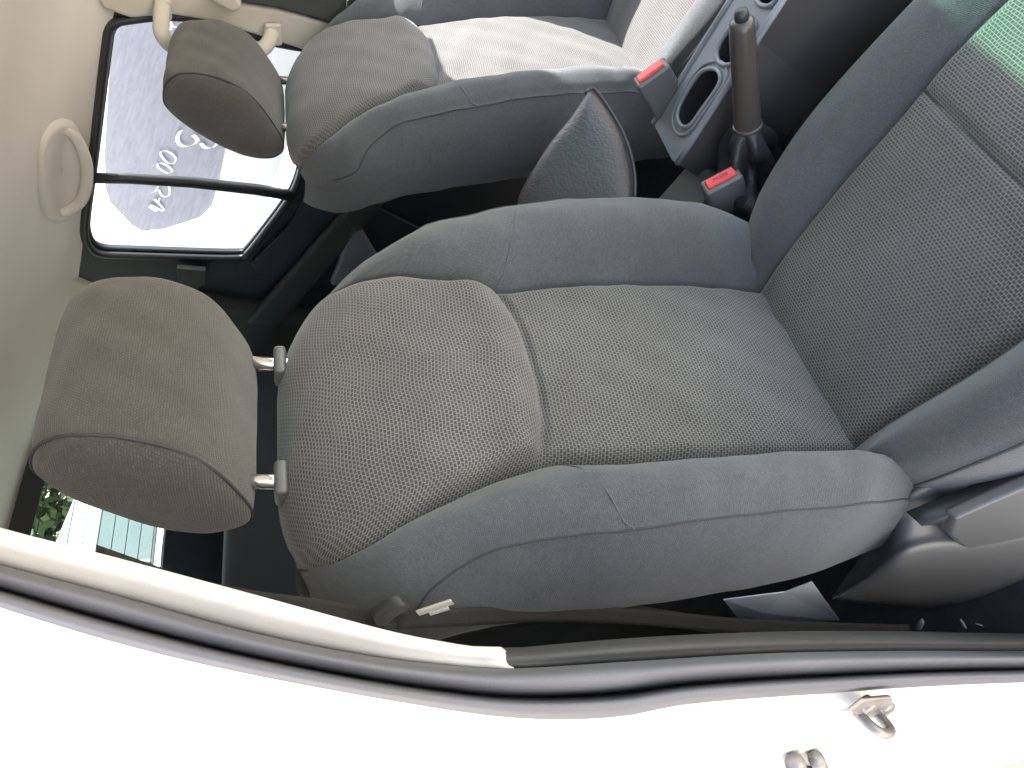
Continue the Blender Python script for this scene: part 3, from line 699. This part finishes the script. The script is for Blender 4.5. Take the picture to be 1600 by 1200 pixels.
# ------------------------------------------------------------------ rear seat
rs = empty('rear_seat', 'dark rear bench seat glimpsed behind the near headrest', 'car seat', (.8, 1.3, .1))
def slab(name, c, s, mat, rx):
    o = box(name, c, s, mat, None, .05, Matrix.Rotation(rx, 3, 'X'), 5); return adopt(o, rs)
slab('backrest', (.78, 1.22, .35), (1.14, .15, .54), M['rear_cloth'], R(-22))
slab('cushion', (.78, .93, .18), (1.14, .48, .16), M['rear_cloth'], R(6))
# ------------------------------------------------------------------ paper and litter beside the seat
pp = [hit(a, b, (.185, .16, .2), (1, -.25, .05)) for a, b in ((1130, 936), (1226, 924), (1268, 908), (1312, 969), (1230, 972), (1162, 976))]
me = bpy.data.meshes.new('paper'); me.from_pydata([tuple(p) for p in pp]+[tuple(pp[1]*.5+pp[5]*.5+np.array([-.006, -.006, .004]))], [], [(0, 1, 6), (0, 6, 5), (1, 2, 3, 6), (6, 3, 4), (6, 4, 5)])
pa = link('folded_paper', me, M['paper'], None, False); tag(pa, 'folded pale blue paper wedged between the near seat and the sill', 'paper')
md = pa.modifiers.new('s', 'SOLIDIFY'); md.thickness = .0008
for i, (a, b, s, lab) in enumerate(((1437, 977, .014, 'largest pale crumb of litter by the sill, leftmost of three'), (1505, 975, .008, 'middle pale crumb of litter by the sill'), (1530, 976, .006, 'smallest pale crumb of litter by the sill'))):
    bm = bmesh.new(); bmesh.ops.create_icosphere(bm, subdivisions=2, radius=s/2)
    for v in bm.verts: v.co = Vector((v.co.x*.35, v.co.y*.5, v.co.z*1.7))*random.uniform(.8, 1.2)
    me = bpy.data.meshes.new('litter_crumb'); bm.to_mesh(me); bm.free()
    o = link('litter_crumb', me, M['lit']); o.location = AX(a, b, .125); o.rotation_euler = (.9, .4, i); tag(o, lab, 'litter', 'crumbs of litter by the sill')

# ------------------------------------------------------------------ far front door and windscreen (light comes in here)
fd = empty('front_door', 'far front door with dark lower trim, beyond the far seat', 'car door', tuple(fside(-.2, .1)))
adopt(prism('door_shell', [fside(.23, .66, .01), fside(.23, 0, .01), fside(-.95, 0, .01), fside(-.95, .66, .01)], (.04, 0, 0), M['trim_dark'], None, .01), fd)
adopt(prism('sun_cut_rail', [fside(.36, 1.12, .004), fside(.36, .74, .004), fside(.23, .79, .004), fside(.105, .868, .004), fside(.07, .99, .004), fside(.03, 1.045, .004), fside(-.50, 1.045, .004), fside(-.62, 1.12, .004)], (.04, 0, 0), M['black'], None, .006), fd)  # unseen rail, lower edge shaped to cut the sun patch on the far seat
wsg = prism('windscreen_band', [np.array(p) for p in ((.15, -.50, 1.18), (1.38, -.50, 1.18), (1.41, -.80, 1.04), (.12, -.80, 1.04))], (0, .003, .004), M['green_glass'], body, 0)
prism('windscreen', [np.array(p) for p in ((.12, -.803, 1.038), (1.41, -.803, 1.038), (1.46, -1.45, .70), (.07, -1.45, .70))], (0, .003, .004), M['wind_glass'], body, 0)
box('header_rail', (.77, -.514, 1.18), (1.24, .07, .05), M['beige'], body, .012)

# ------------------------------------------------------------------ outside: neighbour car, car behind, hedge, yard
XN = 2.35
def NP(px, py, d=0): return AX(px, py, XN+d)
nb_ = empty('parked_car', 'white parked car outside the far window with writing on its dusty glass', 'car', (XN+.8, .8, -.42), 'parked cars outside')
wq = [(176, 40), (168, 150), (163, 240), (164, 296), (172, 318), (206, 354), (222, 363), (255, 360), (312, 342), (331, 324), (342, 290), (352, 240), (362, 170), (380, 60), (395, -60), (400, -400), (180, -400), (178, -100)]
WQ = [NP(*p) for p in wq]
prof = [(-1.9, -.12), (-1.9, .30), (-1.0, .50), (-.45, 1.02), (.3, 1.22), (1.3, 1.22), (2.1, 1.15), (2.42, .55), (2.5, .3), (2.5, -.12)]
prof = [np.array([XN, y+.55, z]) for y, z in prof]
adopt(panel('body_side', prof, [WQ], M['white'], None), nb_)
prof2 = np.array(prof); G = np.array([prof2, prof2+np.array([.06, 0, .01]), prof2+np.array([1.6, 0, .02]), prof2+np.array([1.66, 0, 0])])
adopt(grid('body_shell', np.concatenate([G, G[:, :1]], 1), M['white'], None, smooth=False), nb_)
wg = adopt(panel('side_window', [p+np.array([.008, 0, 0]) for p in WQ], [], M['dusty']), nb_)
def strokes(ls, w, k):
    for l in ls:
        P = cr([NP(160+a/4.23, 160+b/4.23, -.004) for a, b in l], 5)
        for_ = grid('marker_stroke', [[p+np.array([0, -w/2, -w/2])*.7, p+np.array([0, w/2, w/2])*.7] for p in P], M['chalk'], None)
        yield for_
wr = []
S1 = [[(310, 718), (345, 690), (312, 688)][:0] or [(308, 690), (360, 722), (318, 676), (395, 718), (400, 700), (345, 640)],
      [(372, 655), (378, 632)],
      [(316, 602), (345, 588), (368, 556)], [(345, 590), (372, 580), (392, 616), (428, 624), (446, 596), (440, 552)],
      [(455, 462), (430, 468), (380, 440), (362, 412), (385, 400), (430, 420), (460, 450), (455, 462)],
      [(470, 405), (430, 400), (388, 350), (392, 322), (425, 322), (470, 350), (485, 380), (470, 405)]]
S2 = [[(520, 185), (497, 225), (505, 270), (545, 292), (600, 280), (628, 250), (600, 215)], [(650, 270), (680, 300), (730, 298), (760, 265), (750, 210), (700, 190)]]
S3 = [[(455, -545), (500, -565), (530, -540), (515, -500), (470, -500), (452, -525), (455, -545)], [(400, -560), (425, -575), (440, -545), (425, -510)], [(402, -490), (420, -478), (440, -500), (455, -478)]]
for grp, w in ((S1, .0085), (S2, .016), (S3, .010)):
    for o in strokes(grp, w, 0): adopt(o, nb_)
def wheel(parent, c, r=.31):
    G = []
    for rr, dx in ((.20, -.09), (.285, -.10), (.31, -.07), (.31, .07), (.285, .10), (.20, .09)):
        G.append([np.array(c)+np.array([dx, rr*math.cos(q), rr*math.sin(q)]) for q in np.linspace(0, 2*math.pi, 32, endpoint=False)])
    w = adopt(grid('wheel', np.array(G), M['tyre'], None, wrap=True), parent)
    G = []
    for rr, dx in ((.205, -.085), (.19, -.06), (.12, -.05), (.05, -.075), (.004, -.078)):
        G.append([np.array(c)+np.array([dx, (rr+.012*math.sin(5*q)*(rr > .1))*math.cos(q), (rr+.012*math.sin(5*q)*(rr > .1))*math.sin(q)]) for q in np.linspace(0, 2*math.pi, 40, endpoint=False)])
    r_ = grid('rim', np.array(G), M['rim'], None, wrap=True); r_.parent = w; r_.matrix_parent_inverse = w.matrix_world.inverted()
    return w
bpy.context.view_layer.update()
for y in (-.75, 2.15): wheel(nb_, (XN+.08, y, -.11))
# white car standing behind, seen through the rear window
b2 = empty('parked_car', 'white parked car seen through the heated rear window', 'car', (1.5, 3.7, -.42), 'parked cars outside')
body_p = [(2.02, -.15), (2.0, .22), (2.1, .40), (2.42, .50), (2.88, .665), (3.3, .715), (4.6, .72), (5.3, .45), (5.4, -.15)]
CX2 = 1.5
sec = []
for x, k in ((-.84, .94), (-.80, 1.0), (.80, 1.0), (.84, .94)):
    sec.append([np.array([CX2+x*(1-.22*max(0, (z-.5)/.5)), 3.7+(y-3.7)*(.98 if k < 1 else 1), z*k if z > 0 else z]) for y, z in body_p])
sec = np.array(sec)
adopt(grid('body_shell', np.concatenate([sec, sec[:, :1]], 1), M['white'], None, smooth=False), b2)
adopt(panel('body_side', list(sec[0]), [], M['white'], None), b2)
wsq = [np.array([CX2+x, y-.006, z+.012]) for x, y, z in ((-.70, 2.46, .512), (.70, 2.46, .512), (.66, 2.86, .655), (-.66, 2.86, .655))]
wtint = plain('pale teal windscreen', (.12, .14, .14), .08, .8)
wsn = adopt(prism('windscreen', wsq, (0, .01, -.01), wtint, None, .004), b2)
bpy.context.view_layer.update()
w1 = tube('wiper', [np.array([CX2-.12, 2.44, .535]), np.array([CX2+.02, 2.78, .655])], .005, M['white'], None, 6); w1.parent = b2; w1.matrix_parent_inverse = b2.matrix_world.inverted()
for y in (2.75, 4.65): wheel(b2, (CX2-.76, y, -.11))
# unseen white car added on the near side to bounce sunlight into the cabin
n2 = copy_tree(nb_, None); n2.location = (-2.6, -.2, -.42); n2.rotation_euler = (0, 0, math.pi)
n2['label'] = 'unseen white car added beside the near door to bounce sunlight'
# hedge
def hedge(label, c, size, n):
    t = empty('hedge', label, 'hedge', c)
    V, F = [], []
    for _ in range(n):
        p = np.array([random.gauss(0, .34), random.gauss(0, .34), random.uniform(0, 1)])*np.array(size)+np.array(c)
        r = random.uniform(.05, .13); a = np.random.normal(size=3); a /= np.linalg.norm(a); b = np.cross(a, np.random.normal(size=3)); b /= np.linalg.norm(b)
        i = len(V); V += [tuple(p-a*r), tuple(p+b*r*.45), tuple(p+a*r), tuple(p-b*r*.45)]; F.append((i, i+1, i+2, i+3))
    me = bpy.data.meshes.new('foliage'); me.from_pydata(V, [], F); adopt(link('foliage', me, M['leaf'], None, False), t)
    for k in range(6):
        bx = np.array(c)+np.array([random.uniform(-.3, .3)*size[0], random.uniform(-.2, .2)*size[1], -.05])
        adopt(tube('stem', [bx, bx+np.array([.05, 0, size[2]*.4]), bx+np.array([random.uniform(-.3, .3), 0, size[2]*.85])], [.05, .035, .012], M['bark'], None, 6), t)
hedge('loose green hedge beyond the parked car behind', (5.6, 9.0, -.42), (5.5, 1.2, 2.6), 9000)
# ground
me = bpy.data.meshes.new('ground'); me.from_pydata([(-150, -150, -.42), (150, -150, -.42), (150, 150, -.42), (-150, 150, -.42)], [], [(0, 1, 2, 3)])
gnd = link('ground', me, M['concrete'], None, False); gnd['kind'] = 'structure'; gnd['label'] = 'pale concrete yard'

# ------------------------------------------------------------------ light
SD = Vector((.80, -.25, 1.0)).normalized()          # towards the sun
w = bpy.data.worlds.new('World'); scn.world = w; w.use_nodes = True
nt = w.node_tree; bg = nt.nodes['Background']
sky = nt.nodes.new('ShaderNodeTexSky'); sky.sky_type = 'NISHITA'; sky.sun_disc = False
sky.sun_elevation = math.asin(SD.z); sky.sun_rotation = math.atan2(SD.x, SD.y)
hs = nt.nodes.new('ShaderNodeHueSaturation'); hs.inputs['Saturation'].default_value = .48
nt.links.new(sky.outputs[0], hs.inputs['Color']); wb = nt.nodes.new('ShaderNodeMix'); wb.data_type = 'RGBA'; wb.blend_type = 'MULTIPLY'; wb.inputs[0].default_value = 1; wb.inputs[7].default_value = (1.03, .992, .985, 1)
nt.links.new(hs.outputs[0], wb.inputs[6]); nt.links.new(wb.outputs[2], bg.inputs['Color']); bg.inputs['Strength'].default_value = .15
sd = bpy.data.lights.new('sun', 'SUN'); sd.energy = 4.4; sd.angle = R(.9); sd.color = (1, .965, .92)
so = bpy.data.objects.new('sun', sd); col.objects.link(so); so.rotation_euler = SD.to_track_quat('Z', 'Y').to_euler()
scn.view_settings.view_transform = 'Standard'; scn.view_settings.look = 'None'; scn.view_settings.exposure = 0; scn.view_settings.gamma = 1
scn.cycles.film_exposure = 5.2          # the camera is exposed for the shaded cabin
scn.cycles.use_denoising = True
scn.cycles.use_adaptive_sampling = True; scn.cycles.adaptive_threshold = .03
scn.cycles.max_bounces = 10; scn.cycles.diffuse_bounces = 5; scn.cycles.transparent_max_bounces = 12
scn.cycles.sample_clamp_indirect = 8
scn.cycles.caustics_reflective = False; scn.cycles.caustics_refractive = False
